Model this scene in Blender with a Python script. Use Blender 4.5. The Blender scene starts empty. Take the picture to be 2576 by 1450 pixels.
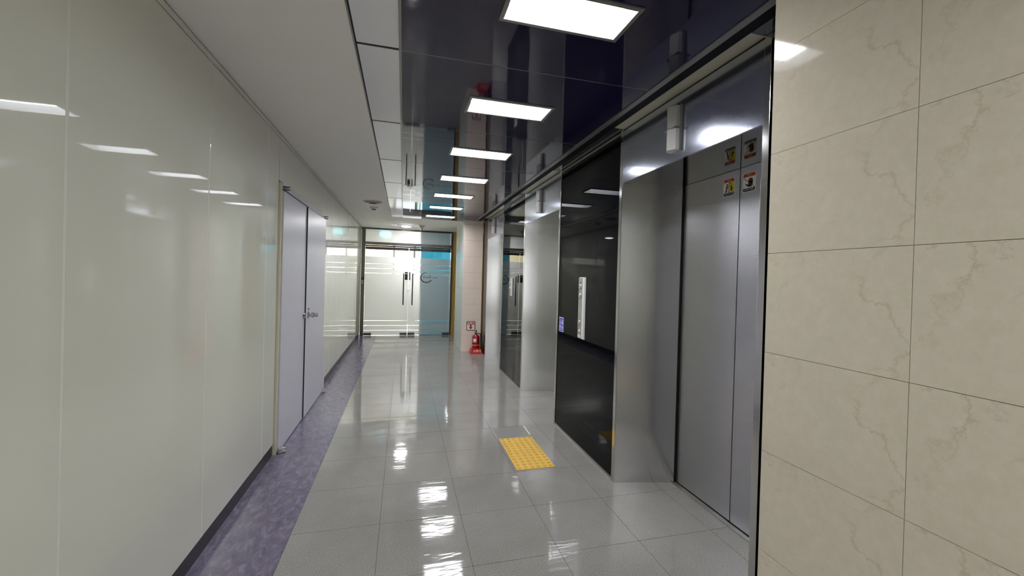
import bpy, bmesh, math, random
from mathutils import Vector, Matrix
random.seed(7)
scene = bpy.context.scene
COL = scene.collection

# ------------------------------------------------------------------ camera
cam_data = bpy.data.cameras.new('camera')
cam = bpy.data.objects.new('camera', cam_data)
COL.objects.link(cam)
R = Vector((0.96539474, -0.25929846, 0.02788006)).normalized()
U = Vector((-0.02490417, 0.01475530, 0.99958094)).normalized()
F = U.cross(R).normalized()
M = Matrix(((R.x, U.x, -F.x, 0), (R.y, U.y, -F.y, 0), (R.z, U.z, -F.z, 1.42), (0, 0, 0, 1)))
cam.matrix_world = M
cam_data.sensor_fit = 'HORIZONTAL'
cam_data.sensor_width = 36
cam_data.lens = 14.7349
cam_data.shift_x = -0.003738
cam_data.shift_y = -0.006702
cam_data.clip_start = 0.02
scene.camera = cam

# ------------------------------------------------------------------ world / exposure
world = bpy.data.worlds.new('world')
scene.world = world
world.use_nodes = True
world.node_tree.nodes['Background'].inputs[0].default_value = (0.5, 0.55, 0.6, 1)
world.node_tree.nodes['Background'].inputs[1].default_value = 0.15
scene.view_settings.view_transform = 'Standard'
scene.view_settings.look = 'None'
scene.view_settings.gamma = 1
scene.view_settings.exposure = 0.1
scene.view_settings.use_curve_mapping = False
LAMP = 52.0            # radiance of the ceiling light diffusers
scene.cycles.max_bounces = 8
scene.cycles.diffuse_bounces = 4
scene.cycles.glossy_bounces = 5
scene.cycles.transparent_max_bounces = 12
scene.cycles.sample_clamp_indirect = 8.0
scene.cycles.caustics_reflective = True
scene.cycles.blur_glossy = 0.3
scene.cycles.caustics_refractive = False
scene.cycles.use_denoising = True

# ------------------------------------------------------------------ materials
MAT = {}
def srgb(r, g, b):
    f = lambda c: (c / 255 / 12.92) if c / 255 <= 0.04045 else ((c / 255 + 0.055) / 1.055) ** 2.4
    return (f(r), f(g), f(b), 1)

class NT:
    def __init__(s, name):
        s.m = bpy.data.materials.new(name); s.m.use_nodes = True
        s.t = s.m.node_tree; s.t.nodes.clear()
        s.out = s.n('ShaderNodeOutputMaterial')
        MAT[name] = s.m
    def n(s, kind, **kw):
        x = s.t.nodes.new(kind)
        for k, v in kw.items(): setattr(x, k, v)
        return x
    def l(s, a, b): s.t.links.new(a, b)

def principled(name, color, rough=0.5, metal=0.0, spec=0.5, coat=0.0, coat_rough=0.05, emit=None, estr=0.0):
    k = NT(name)
    b = k.n('ShaderNodeBsdfPrincipled')
    b.inputs['Base Color'].default_value = color
    b.inputs['Roughness'].default_value = rough
    b.inputs['Metallic'].default_value = metal
    b.inputs['Specular IOR Level'].default_value = spec
    b.inputs['Coat Weight'].default_value = coat
    b.inputs['Coat Roughness'].default_value = coat_rough
    if emit:
        b.inputs['Emission Color'].default_value = emit
        b.inputs['Emission Strength'].default_value = estr
    k.l(b.outputs[0], k.out.inputs[0])
    k.b = b
    return k

def coords(k, kind='Object', scale=(1, 1, 1)):
    if kind == 'Position':
        src = k.n('ShaderNodeNewGeometry').outputs['Position']
    else:
        src = k.n('ShaderNodeTexCoord').outputs[kind]
    mp = k.n('ShaderNodeMapping'); mp.inputs['Scale'].default_value = scale
    k.l(src, mp.inputs[0])
    return mp.outputs[0]

def noise(k, vec, scale, detail=3, rough=0.5, dist=0.0):
    x = k.n('ShaderNodeTexNoise'); x.inputs['Scale'].default_value = scale
    x.inputs['Detail'].default_value = detail; x.inputs['Roughness'].default_value = rough
    x.inputs['Distortion'].default_value = dist
    k.l(vec, x.inputs['Vector'])
    return x.outputs['Fac']

def ramp(k, fac, stops):
    r = k.n('ShaderNodeValToRGB')
    e = r.color_ramp.elements
    while len(e) < len(stops): e.new(0.5)
    for i, (p, c) in enumerate(stops):
        e[i].position = p; e[i].color = c if len(c) == 4 else (*c, 1)
    k.l(fac, r.inputs[0])
    return r.outputs[0]

def bump(k, height, strength, dist=0.01, target=None):
    b = k.n('ShaderNodeBump'); b.inputs['Strength'].default_value = strength
    b.inputs['Distance'].default_value = dist
    k.l(height, b.inputs['Height'])
    k.l(b.outputs[0], (target or k.b).inputs['Normal'])
    return b

def mixc(k, fac, a, b):
    m = k.n('ShaderNodeMix', data_type='RGBA')
    if hasattr(fac, 'links'): k.l(fac, m.inputs[0])
    else: m.inputs[0].default_value = fac
    for v, i in ((a, 6), (b, 7)):
        if hasattr(v, 'links'): k.l(v, m.inputs[i])
        else: m.inputs[i].default_value = v
    return m.outputs[2]

# floor tile: fine granite speckle under a worn wax gloss
k = principled('floor_tile', srgb(150, 147, 140), 0.16, spec=0.75)
p = coords(k, 'Position')
sp = ramp(k, noise(k, p, 230, 2, 0.6), [(0.3, (0.13, 0.125, 0.118)), (0.44, (0.275, 0.265, 0.25)), (0.56, (0.315, 0.305, 0.285)), (0.7, (0.46, 0.45, 0.42))])
cl = ramp(k, noise(k, p, 2.3, 4, 0.6), [(0.3, (0.84, 0.83, 0.81)), (0.7, (1, 1, 1))])
mm = k.n('ShaderNodeMix', data_type='RGBA', blend_type='MULTIPLY'); mm.inputs[0].default_value = 1
k.l(sp, mm.inputs[6]); k.l(cl, mm.inputs[7]); k.l(mm.outputs[2], k.b.inputs['Base Color'])
rr = k.n('ShaderNodeMapRange'); k.l(noise(k, p, 5, 5, 0.65), rr.inputs[0])
rr.inputs[1].default_value = 0.3; rr.inputs[2].default_value = 0.7; rr.inputs[3].default_value = 0.035; rr.inputs[4].default_value = 0.10
k.l(rr.outputs[0], k.b.inputs['Roughness'])
bump(k, noise(k, coords(k, 'Position', (3, 11, 3)), 1.0, 3, 0.5), 0.14, 0.010)

principled('floor_joint', srgb(62, 60, 56), 0.7)
k = principled('purple_vinyl', srgb(96, 88, 112), 0.2, spec=0.5)
p = coords(k, 'Position', (1, 0.5, 1))
c1 = ramp(k, noise(k, p, 26, 6, 0.65, 0.8), [(0.3, srgb(86, 79, 98)), (0.52, srgb(108, 101, 121)), (0.72, srgb(134, 128, 147))])
k.l(c1, k.b.inputs['Base Color'])
bump(k, noise(k, coords(k, 'Position', (3, 9, 3)), 1.0, 2, 0.5), 0.12, 0.012)

k = principled('wall_panel', srgb(214, 215, 200), 0.34, spec=0.35, coat=1.0, coat_rough=0.03)
k.b.inputs['Coat IOR'].default_value = 1.6
p = coords(k, 'Position')
b_ = bump(k, noise(k, coords(k, 'Position', (1, 1.3, 0.8)), 1.6, 1, 0.4), 0.05, 0.02)
k.l(b_.outputs[0], k.b.inputs['Coat Normal'])
principled('wall_backing', srgb(150, 150, 140), 0.7)
principled('panel_joint', srgb(215, 216, 205), 0.5)
principled('panel_joint_dark', srgb(70, 70, 62), 0.6)
principled('baseboard', srgb(24, 22, 30), 0.35)
k = principled('plaster', srgb(238, 236, 231), 0.85, spec=0.2)
bump(k, noise(k, coords(k, 'Position'), 60, 3), 0.08, 0.003)
k = principled('black_ceiling', (0.010, 0.008, 0.040, 1), 0.04, spec=0.62)
bump(k, noise(k, coords(k, 'Position', (1.2, 1.0, 1)), 2.2, 2, 0.4), 0.09, 0.01)
k = principled('grey_ceiling', srgb(238, 239, 244), 0.10, spec=0.5)
principled('ceiling_trim', srgb(150, 149, 144), 0.35, metal=0.6)
principled('dark_gap', srgb(10, 10, 13), 0.6)
principled('black_strip', (0.004, 0.004, 0.008, 1), 0.6, spec=0.15)
principled('cream_strip', srgb(176, 173, 152), 0.4)
k = principled('green_strip', srgb(44, 52, 50), 0.08, spec=0.7)
principled('alu', srgb(190, 190, 184), 0.3, metal=0.9)
principled('white_enamel', srgb(226, 228, 230), 0.4)
principled('reflector_satin', srgb(124, 127, 130), 0.5)
NTk = NT('lamp_glow')
e_ = NTk.n('ShaderNodeEmission'); e_.inputs[0].default_value = (0.97, 0.97, 1.0, 1); e_.inputs[1].default_value = LAMP
NTk.l(e_.outputs[0], NTk.out.inputs[0])

def steel(name, col, rough, streak=(1, 1, 60), amt=0.03):
    k = principled(name, col, rough, metal=1.0)
    p = coords(k, 'Position', streak)
    n_ = noise(k, p, 14, 3, 0.6)
    r_ = k.n('ShaderNodeMapRange'); k.l(n_, r_.inputs[0])
    r_.inputs[1].default_value = 0.3; r_.inputs[2].default_value = 0.7
    r_.inputs[3].default_value = rough - amt; r_.inputs[4].default_value = rough + amt
    k.l(r_.outputs[0], k.b.inputs['Roughness'])
    n2 = noise(k, coords(k, 'Position', (1, 1, 0.7)), 1.8, 2, 0.5)
    bump(k, n2, 0.05, 0.02)
    return k
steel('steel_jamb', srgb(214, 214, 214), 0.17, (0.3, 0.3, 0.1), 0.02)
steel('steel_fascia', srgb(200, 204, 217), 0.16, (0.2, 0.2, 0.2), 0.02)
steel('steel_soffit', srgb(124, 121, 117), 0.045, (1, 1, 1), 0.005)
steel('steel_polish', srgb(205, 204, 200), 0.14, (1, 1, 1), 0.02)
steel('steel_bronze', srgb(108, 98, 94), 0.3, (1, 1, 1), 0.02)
k = steel('steel_door', srgb(202, 203, 210), 0.34, (1, 1, 1), 0.02)
w_ = k.n('ShaderNodeTexWave', wave_type='BANDS', bands_direction='Z', wave_profile='SIN')
w_.inputs['Scale'].default_value = 52
k.l(coords(k, 'Position'), w_.inputs['Vector'])
sep = k.n('ShaderNodeSeparateXYZ'); k.l(k.n('ShaderNodeNewGeometry').outputs['Position'], sep.inputs[0])
zone = k.n('ShaderNodeMath', operation='LESS_THAN'); k.l(sep.outputs[2], zone.inputs[0]); zone.inputs[1].default_value = 1.93
mul = k.n('ShaderNodeMath', operation='MULTIPLY'); k.l(w_.outputs['Fac'], mul.inputs[0]); k.l(zone.outputs[0], mul.inputs[1])
bump(k, mul.outputs[0], 0.2, 0.003)
k = principled('black_glass', (0.0022, 0.0022, 0.0035, 1), 0.015, spec=0.10)

# marble: one print repeated on every tile (object coordinates of each tile)
def marble(name, base, alt, vein, kind='Object'):
    k = principled(name, base, 0.06, spec=0.5)
    p = coords(k, kind)
    warp = k.n('ShaderNodeMix', data_type='VECTOR'); 
    nz = k.n('ShaderNodeTexNoise'); nz.inputs['Scale'].default_value = 7; nz.inputs['Detail'].default_value = 6; nz.inputs['Roughness'].default_value = 0.7
    k.l(p, nz.inputs['Vector'])
    sub = k.n('ShaderNodeVectorMath', operation='SUBTRACT'); k.l(nz.outputs['Color'], sub.inputs[0]); sub.inputs[1].default_value = (0.5, 0.5, 0.5)
    sc = k.n('ShaderNodeVectorMath', operation='SCALE'); k.l(sub.outputs[0], sc.inputs[0]); sc.inputs['Scale'].default_value = 0.16
    add = k.n('ShaderNodeVectorMath', operation='ADD'); k.l(p, add.inputs[0]); k.l(sc.outputs[0], add.inputs[1])
    vo = k.n('ShaderNodeTexVoronoi', feature='DISTANCE_TO_EDGE'); vo.inputs['Scale'].default_value = 3.6
    k.l(add.outputs[0], vo.inputs['Vector'])
    vmask = ramp(k, vo.outputs['Distance'], [(0.0, (1, 1, 1)), (0.008, (0.4, 0.4, 0.4)), (0.024, (0, 0, 0))])
    patch = ramp(k, noise(k, p, 3.2, 2), [(0.42, (0, 0, 0)), (0.6, (1, 1, 1))])
    mul = k.n('ShaderNodeMix', data_type='RGBA', blend_type='MULTIPLY'); mul.inputs[0].default_value = 1
    k.l(vmask, mul.inputs[6]); k.l(patch, mul.inputs[7])
    mul2 = k.n('ShaderNodeMath', operation='MULTIPLY'); k.l(mul.outputs[2], mul2.inputs[0]); mul2.inputs[1].default_value = 0.45
    mott = ramp(k, noise(k, p, 30, 6, 0.75), [(0.32, (0, 0, 0)), (0.68, (1, 1, 1))])
    c0 = mixc(k, mott, base, alt)
    c1 = mixc(k, mul2.outputs[0], c0, vein)
    k.l(c1, k.b.inputs['Base Color'])
    return k
marble('marble', srgb(213, 204, 185), srgb(222, 213, 196), srgb(172, 157, 128))
marble('column_marble', srgb(232, 216, 202), srgb(238, 224, 210), srgb(190, 170, 150))
principled('marble_grout', srgb(140, 130, 104), 0.8)
principled('pale_green_stone', srgb(226, 230, 220), 0.15, spec=0.5)

principled('door_paint', srgb(196, 195, 204), 0.3, spec=0.4)
principled('door_frame', srgb(198, 194, 170), 0.4)
principled('door_header', srgb(186, 186, 188), 0.4)
principled('chrome', srgb(200, 198, 196), 0.12, metal=1)
principled('hinge_dark', srgb(70, 70, 84), 0.3, metal=0.8)
principled('hinge_light', srgb(196, 194, 196), 0.3, metal=0.5)

principled('frame_metal', srgb(96, 94, 82), 0.3, metal=0.7)
principled('rail_metal', srgb(120, 116, 112), 0.22, metal=0.9)
principled('rail_dark', srgb(86, 80, 78), 0.2, metal=0.8)
principled('patch_metal', srgb(86, 84, 88), 0.3, metal=0.8)
principled('mustard', srgb(184, 150, 70), 0.55)
principled('teal_paint', srgb(112, 150, 158), 0.45)
k = NT('teal_board')
tl = k.n('ShaderNodeBsdfTranslucent'); tl.inputs[0].default_value = srgb(84, 138, 150)
df = k.n('ShaderNodeBsdfDiffuse'); df.inputs[0].default_value = srgb(136, 182, 194)
m1 = k.n('ShaderNodeMixShader'); m1.inputs[0].default_value = 0.35; k.l(tl.outputs[0], m1.inputs[1]); k.l(df.outputs[0], m1.inputs[2])
k.l(m1.outputs[0], k.out.inputs[0])
principled('cream_wall', srgb(238, 226, 190), 0.8)
principled('room_white', srgb(206, 205, 198), 0.8)
principled('room_floor', srgb(104, 102, 98), 0.4)
principled('black_metal', srgb(26, 25, 27), 0.3, metal=0.4)
principled('black_plastic', srgb(18, 16, 22), 0.3)
principled('grey_plastic', srgb(120, 118, 116), 0.4)
principled('white_plastic', srgb(222, 222, 220), 0.35)
principled('lantern_glass', srgb(176, 174, 172), 0.3)
principled('lantern_glass_low', srgb(205, 204, 202), 0.3)
principled('panel_silver', srgb(168, 167, 160), 0.35, metal=0.4)
principled('button_silver', srgb(205, 204, 200), 0.2, metal=0.7)
principled('ink_black', srgb(14, 13, 15), 0.5)
principled('ink_navy', srgb(22, 24, 44), 0.5)
principled('ink_red', srgb(190, 28, 38), 0.45)
principled('ink_rust', srgb(176, 66, 48), 0.5)
principled('ink_yellow', srgb(214, 196, 34), 0.5)
principled('ink_white', srgb(236, 236, 232), 0.5)
principled('ink_blue', srgb(52, 44, 170), 0.45)
principled('ink_lilac', srgb(214, 212, 248), 0.45)
principled('ink_grey', srgb(120, 118, 112), 0.5)
principled('ext_red', srgb(150, 14, 22), 0.18, spec=0.5, coat=0.5)
principled('stand_red', srgb(186, 24, 42), 0.3)
principled('ext_yellow', srgb(226, 160, 60), 0.4)
principled('gold', srgb(236, 214, 150), 0.35)
principled('tactile_yellow', srgb(222, 184, 84), 0.5)
principled('tactile_worn', srgb(206, 160, 66), 0.55)
principled('patch_floor', srgb(134, 132, 128), 0.3)
principled('caulk', srgb(226, 224, 218), 0.7)
principled('vent_grey', srgb(190, 184, 172), 0.5)
principled('vent_dark', srgb(96, 88, 76), 0.6)
principled('detector_white', srgb(206, 205, 212), 0.4)
principled('logo_ink', srgb(6, 14, 18), 0.5)
principled('window_frame', srgb(60, 58, 56), 0.5)
def emission(name, col, s):
    k = NT(name); e = k.n('ShaderNodeEmission'); e.inputs[0].default_value = col; e.inputs[1].default_value = s
    k.l(e.outputs[0], k.out.inputs[0])
emission('daylight', (0.95, 0.98, 1.0, 1), 2.6)
emission('added_office_glow', (0.99, 0.985, 1.0, 1), 148.0)  # glow of the light added in the office
emission('added_window_glow', (0.97, 0.99, 1.0, 1), 1.6)  # glow of the unseen window added behind the camera
emission('downlight_glow', (0.98, 0.98, 1.0, 1), 110.0)
emission('exit_glow', (0.45, 0.95, 1.0, 1), 9.0)

k = NT('clear_glass')
tr = k.n('ShaderNodeBsdfTransparent'); tr.inputs[0].default_value = (0.955, 0.97, 0.965, 1)
gl = k.n('ShaderNodeBsdfGlossy'); gl.inputs['Roughness'].default_value = 0.01
fr = k.n('ShaderNodeFresnel'); fr.inputs[0].default_value = 1.5
mx = k.n('ShaderNodeMixShader'); k.l(fr.outputs[0], mx.inputs[0]); k.l(tr.outputs[0], mx.inputs[1]); k.l(gl.outputs[0], mx.inputs[2])
k.l(mx.outputs[0], k.out.inputs[0])
k = NT('frost_film')
tr = k.n('ShaderNodeBsdfTransparent'); tr.inputs[0].default_value = (0.97, 0.97, 0.97, 1)
tl = k.n('ShaderNodeBsdfTranslucent'); tl.inputs[0].default_value = (0.92, 0.92, 0.91, 1)
df = k.n('ShaderNodeBsdfDiffuse'); df.inputs[0].default_value = (0.82, 0.82, 0.81, 1)
m1 = k.n('ShaderNodeMixShader'); m1.inputs[0].default_value = 0.42; k.l(tl.outputs[0], m1.inputs[1]); k.l(df.outputs[0], m1.inputs[2])
m2 = k.n('ShaderNodeMixShader'); m2.inputs[0].default_value = 0.08; k.l(m1.outputs[0], m2.inputs[1]); k.l(tr.outputs[0], m2.inputs[2])
k.l(m2.outputs[0], k.out.inputs[0])

# ------------------------------------------------------------------ builders
def wloc(o):
    v = Vector((0, 0, 0))
    while o: v = v + o.location; o = o.parent
    return v
def put(name, mesh, center, parent=None):
    o = bpy.data.objects.new(name, mesh); COL.objects.link(o)
    c = Vector(center)
    if parent:
        o.parent = parent; o.location = c - wloc(parent)
    else: o.location = c
    return o
def tag(o, label=None, cat=None, group=None, kind=None):
    if label: o['label'] = label
    if cat: o['category'] = cat
    if group: o['group'] = group
    if kind: o['kind'] = kind
    return o
def empty(name, loc, label=None, cat=None, group=None, kind=None, parent=None):
    o = bpy.data.objects.new(name, None); COL.objects.link(o)
    o.empty_display_size = 0.05
    o.location = loc
    if parent: o.parent = parent; o.location = Vector(loc) - wloc(parent)
    return tag(o, label, cat, group, kind)
_cache = {}
def box(name, x, y, z, mat, parent=None, bevel=0.0):
    dx, dy, dz = x[1] - x[0], y[1] - y[0], z[1] - z[0]
    key = (round(dx, 4), round(dy, 4), round(dz, 4), mat, bevel)
    me = _cache.get(key)
    if me is None:
        bm = bmesh.new()
        bmesh.ops.create_cube(bm, size=1)
        bmesh.ops.scale(bm, vec=(dx, dy, dz), verts=bm.verts)
        if bevel: bmesh.ops.bevel(bm, geom=bm.edges[:], offset=bevel, segments=2, profile=0.6, affect='EDGES')
        me = bpy.data.meshes.new(name); bm.to_mesh(me); bm.free()
        me.materials.append(MAT[mat]); _cache[key] = me
    return put(name, me, ((x[0] + x[1]) / 2, (y[0] + y[1]) / 2, (z[0] + z[1]) / 2), parent)
def multi(name, boxes, mat, parent=None):
    """several slabs that make one piece"""
    bm = bmesh.new()
    lo = Vector((1e9,) * 3); hi = -lo
    for x, y, z in boxes:
        lo = Vector(map(min, lo, (x[0], y[0], z[0]))); hi = Vector(map(max, hi, (x[1], y[1], z[1])))
    c = (lo + hi) / 2
    for x, y, z in boxes:
        r = bmesh.ops.create_cube(bm, size=1)
        bmesh.ops.scale(bm, vec=(x[1] - x[0], y[1] - y[0], z[1] - z[0]), verts=r['verts'])
        bmesh.ops.translate(bm, vec=Vector(((x[0] + x[1]) / 2, (y[0] + y[1]) / 2, (z[0] + z[1]) / 2)) - c, verts=r['verts'])
    me = bpy.data.meshes.new(name); bm.to_mesh(me); bm.free(); me.materials.append(MAT[mat])
    return put(name, me, c, parent)
def mesh_obj(name, verts, faces, mat, parent=None, smooth=False):
    vs = [Vector(v) for v in verts]
    lo = Vector([min(v[i] for v in vs) for i in range(3)]); hi = Vector([max(v[i] for v in vs) for i in range(3)])
    c = (lo + hi) / 2
    me = bpy.data.meshes.new(name); me.from_pydata([v - c for v in vs], [], faces)
    bm = bmesh.new(); bm.from_mesh(me); bmesh.ops.recalc_face_normals(bm, faces=bm.faces); bm.to_mesh(me); bm.free()
    me.materials.append(MAT[mat])
    if smooth:
        for p_ in me.polygons: p_.use_smooth = True
    return put(name, me, c, parent)
def prism_z(name, pts, z0, z1, mat, parent=None):
    n = len(pts)
    v = [(a, b, z0) for a, b in pts] + [(a, b, z1) for a, b in pts]
    f = [tuple(range(n))[::-1], tuple(range(n, 2 * n))] + [(i, (i + 1) % n, n + (i + 1) % n, n + i) for i in range(n)]
    return mesh_obj(name, v, f, mat, parent)
def lathe(name, prof, center, mat, parent=None, seg=32, axis='z', smooth=True):
    """profile of (r, h) pairs turned about an axis"""
    v, f = [], []
    for r, h_ in prof:
        for i in range(seg):
            a = 2 * math.pi * i / seg
            q = (r * math.cos(a), r * math.sin(a), h_)
            if axis == 'x': q = (h_, r * math.cos(a), r * math.sin(a))
            if axis == 'y': q = (r * math.cos(a), h_, r * math.sin(a))
            v.append(Vector(q) + Vector(center))
    for j in range(len(prof) - 1):
        for i in range(seg):
            a, b = j * seg + i, j * seg + (i + 1) % seg
            f.append((a, b, b + seg, a + seg))
    f.append(tuple(range(seg))); f.append(tuple(range((len(prof) - 1) * seg, len(prof) * seg)))
    o = mesh_obj(name, v, f, mat, parent)
    if smooth:
        for p_ in o.data.polygons: p_.use_smooth = len(p_.vertices) == 4
        try: o.data.set_sharp_from_angle(angle=math.radians(35))
        except Exception: pass
    return o
def tube(name, pts, r, mat, parent=None, seg=10):
    pts = [Vector(q) for q in pts]
    v, f = [], []
    up = Vector((0, 0, 1))
    for i, q in enumerate(pts):
        d = (pts[min(i + 1, len(pts) - 1)] - pts[max(i - 1, 0)]).normalized()
        s = d.cross(up)
        if s.length < 1e-3: s = d.cross(Vector((0, 1, 0)))
        s.normalize(); t = s.cross(d)
        for j in range(seg):
            a = 2 * math.pi * j / seg
            v.append(q + s * (r * math.cos(a)) + t * (r * math.sin(a)))
    for i in range(len(pts) - 1):
        for j in range(seg):
            a, b = i * seg + j, i * seg + (j + 1) % seg
            f.append((a, b, b + seg, a + seg))
    f.append(tuple(range(seg))); f.append(tuple(range((len(pts) - 1) * seg, len(pts) * seg)))
    return mesh_obj(name, v, f, mat, parent, smooth=True)
def ring_rect(name, ox, oy, ix, iy, z, mat, parent=None):
    """flat plate with a rectangular hole"""
    O = [(ox[0], oy[0]), (ox[1], oy[0]), (ox[1], oy[1]), (ox[0], oy[1])]
    I = [(ix[0], iy[0]), (ix[1], iy[0]), (ix[1], iy[1]), (ix[0], iy[1])]
    v = [(a, b, z[0]) for a, b in O + I] + [(a, b, z[1]) for a, b in O + I]
    f = []
    for i in range(4):
        j = (i + 1) % 4
        f += [(i, j, 4 + j, 4 + i), (8 + i, 8 + j, 12 + j, 12 + i), (i, j, 8 + j, 8 + i), (4 + i, 4 + j, 12 + j, 12 + i)]
    return mesh_obj(name, v, f, mat, parent)

def text_mesh(s, size, sx=1.0, shear=0.0, bold=0.0):
    cu = bpy.data.curves.new('print', 'FONT'); cu.body = s; cu.size = size; cu.align_x = 'CENTER'; cu.align_y = 'CENTER'
    cu.shear = shear; cu.offset = bold; cu.resolution_u = 3
    ob = bpy.data.objects.new('print', cu); COL.objects.link(ob)
    bpy.context.view_layer.update()
    dg = bpy.context.evaluated_depsgraph_get()
    me = bpy.data.meshes.new_from_object(ob.evaluated_get(dg))
    vs = [(v.co.x * sx, v.co.y) for v in me.vertices]; fs = [tuple(p_.vertices) for p_ in me.polygons]
    bpy.data.objects.remove(ob); bpy.data.curves.remove(cu); bpy.data.meshes.remove(me)
    return vs, fs
def rrect(w, h, r, cx=0, cy=0, n=5):
    pts = []
    for qx, qy, a0 in ((1, 1, 0), (-1, 1, 90), (-1, -1, 180), (1, -1, 270)):
        for i in range(n):
            a = math.radians(a0 + 90 * i / (n - 1))
            pts.append((cx + qx * (w / 2 - r) + r * math.cos(a), cy + qy * (h / 2 - r) + r * math.sin(a)))
    return pts
def arc_poly(cx, cy, r0, r1, a0, a1, n=24, taper=None):
    o, i = [], []
    for j in range(n + 1):
        t = j / n; a = math.radians(a0 + (a1 - a0) * t)
        th = (r1 - r0) * (taper(t) if taper else 1)
        rm = (r0 + r1) / 2
        o.append((cx + (rm + th / 2) * math.cos(a), cy + (rm + th / 2) * math.sin(a)))
        i.append((cx + (rm - th / 2) * math.cos(a), cy + (rm - th / 2) * math.sin(a)))
    return o + i[::-1]
def line_poly(a, b, w):
    d = Vector((b[0] - a[0], b[1] - a[1])).normalized(); n = Vector((-d.y, d.x)) * w / 2
    return [(a[0] + n.x, a[1] + n.y), (b[0] + n.x, b[1] + n.y), (b[0] - n.x, b[1] - n.y), (a[0] - n.x, a[1] - n.y)]
def disc(cx, cy, r, n=18):
    return [(cx + r * math.cos(2 * math.pi * i / n), cy + r * math.sin(2 * math.pi * i / n)) for i in range(n)]
BASIS = {'-x': (Vector((0, -1, 0)), Vector((0, 0, 1)), Vector((-1, 0, 0))),
         '-y': (Vector((1, 0, 0)), Vector((0, 0, 1)), Vector((0, -1, 0)))}
def decal(name, origin, facing, plate, thick, plate_mat, items, parent=None):
    """a flat printed piece: plate outline + printed shapes in thin layers, one mesh"""
    r, u, n = BASIS[facing]
    mats = [plate_mat]; V, Fc, MI = [], [], []
    def P(q, d): return r * q[0] + u * q[1] + n * d
    if plate:
        m = len(plate)
        V += [P(q, 0) for q in plate] + [P(q, thick) for q in plate]
        Fc += [tuple(range(m, 2 * m)), tuple(range(m))[::-1]] + [(i, (i + 1) % m, m + (i + 1) % m, m + i) for i in range(m)]
        MI += [0] * (m + 2)
    for it in items:
        kind, mat, layer = it[0], it[1], it[2]
        if mat not in mats: mats.append(mat)
        mi = mats.index(mat); b = len(V); d = thick + layer * 0.0004
        if kind == 'poly':
            V += [P(q, d) for q in it[3]]; Fc.append(tuple(range(b, b + len(it[3])))); MI.append(mi)
        elif kind == 'strip':          # outline made of matching outer/inner halves -> quads
            pts = it[3]; h_ = len(pts) // 2
            V += [P(q, d) for q in pts]
            for i in range(h_ - 1):
                Fc.append((b + i, b + i + 1, b + 2 * h_ - 2 - i, b + 2 * h_ - 1 - i)); MI.append(mi)
        else:
            (cx, cy), s, size = it[3], it[4], it[5]
            kw = it[6] if len(it) > 6 else {}
            vs, fs = text_mesh(s, size, **kw)
            V += [P((q[0] + cx, q[1] + cy), d) for q in vs]
            Fc += [tuple(b + i for i in f_) for f_ in fs]; MI += [mi] * len(fs)
    me = bpy.data.meshes.new(name); me.from_pydata(V, [], Fc)
    for m_ in mats: me.materials.append(MAT[m_])
    me.polygons.foreach_set('material_index', MI)
    return put(name, me, origin, parent)

# ================================================================== SETTING
XL, XR, XN = -0.935, 1.46, 1.082       # left wall, elevator front, marble face
ZC = 2.478                             # ceiling
YB, YE = -3.0, 10.16                   # behind the camera, glass partition
T = 0.4585                             # floor tile pitch
EL = [2.053 + 2.41 * i for i in range(3)]   # elevator centres along the wall
HW = 0.592                             # half width of each opening

# ---- floor
floor = tag(box('floor', (-1.05, 2.1), (YB, 13.2), (-0.08, -0.0015), 'floor_joint'), kind='structure')
xs = [-0.553, -0.094, 0.365, 0.823, 1.281, 1.7415, 1.905]
ys = []
y = 2.019 - T * 11
while y < YE - 0.05:
    ys.append(y); y += T
ys.append(YE)
for j in range(len(ys) - 1):
    for i in range(6):
        if xs[i] >= 1.28 and ys[j + 1] < 1.0: continue
        if xs[i] >= 1.74 and not any(abs((ys[j] + ys[j + 1]) / 2 - c) < 0.85 for c in EL): continue
        g = 0.0012
        box('floor_tile', (xs[i] + g, xs[i + 1] - g), (ys[j] + g, ys[j + 1] - g), (-0.0015, 0.0), 'floor_tile', floor)
box('border_strip', (-0.948, -0.5545), (YB, YE), (-0.0015, 0.0), 'purple_vinyl', floor)
box('tile_patch', (0.846, 1.144), (3.577, 3.838), (0.0, 0.0012), 'patch_floor', floor)
prism_z('caulk_line', [(1.140, 3.62), (1.150, 3.62), (1.154, 3.85), (1.145, 3.85)], 0.0, 0.002, 'caulk', floor)
box('room_floor_covering', (-1.05, 2.1), (YE + 0.01, 13.2), (-0.0015, 0.0), 'room_floor', floor)

# ---- left wall
wall_left = tag(multi('wall_left', [((-1.06, -0.955), (YB, 3.60), (0, ZC)), ((-1.06, -0.955), (5.46, 13.2), (0, ZC)),
                                    ((-1.06, -0.955), (3.60, 5.46), (2.06, ZC)), ((-1.06, -1.03), (3.60, 5.46), (0, 2.06))], 'wall_backing'), kind='structure')
joints = [-3.0, -2.134, -1.228, -0.322, 0.584, 1.490, 2.396, 3.302, 3.580]
joints2 = [5.62, 6.04, 7.0, 7.97, 8.94, 9.9, YE - 0.02]
PZ = (0.088, 2.438)
for js in (joints, joints2):
    for a, b in zip(js[:-1], js[1:]):
        box('wall_panel', (-0.955, XL), (a + 0.0061, b - 0.0061), PZ, 'wall_panel', wall_left, 0.0015)
    for a in js[1:-1]:
        box('joint_strip', (-0.955, XL - 0.0005), (a - 0.0058, a + 0.0058), PZ, 'panel_joint', wall_left)
box('wall_panel', (-0.955, XL), (3.584, 5.616), (2.118, PZ[1]), 'wall_panel', wall_left, 0.0015)
box('top_strip', (-0.955, XL + 0.002), (YB, YE - 0.02), (2.4415, 2.470), 'wall_panel', wall_left)
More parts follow.
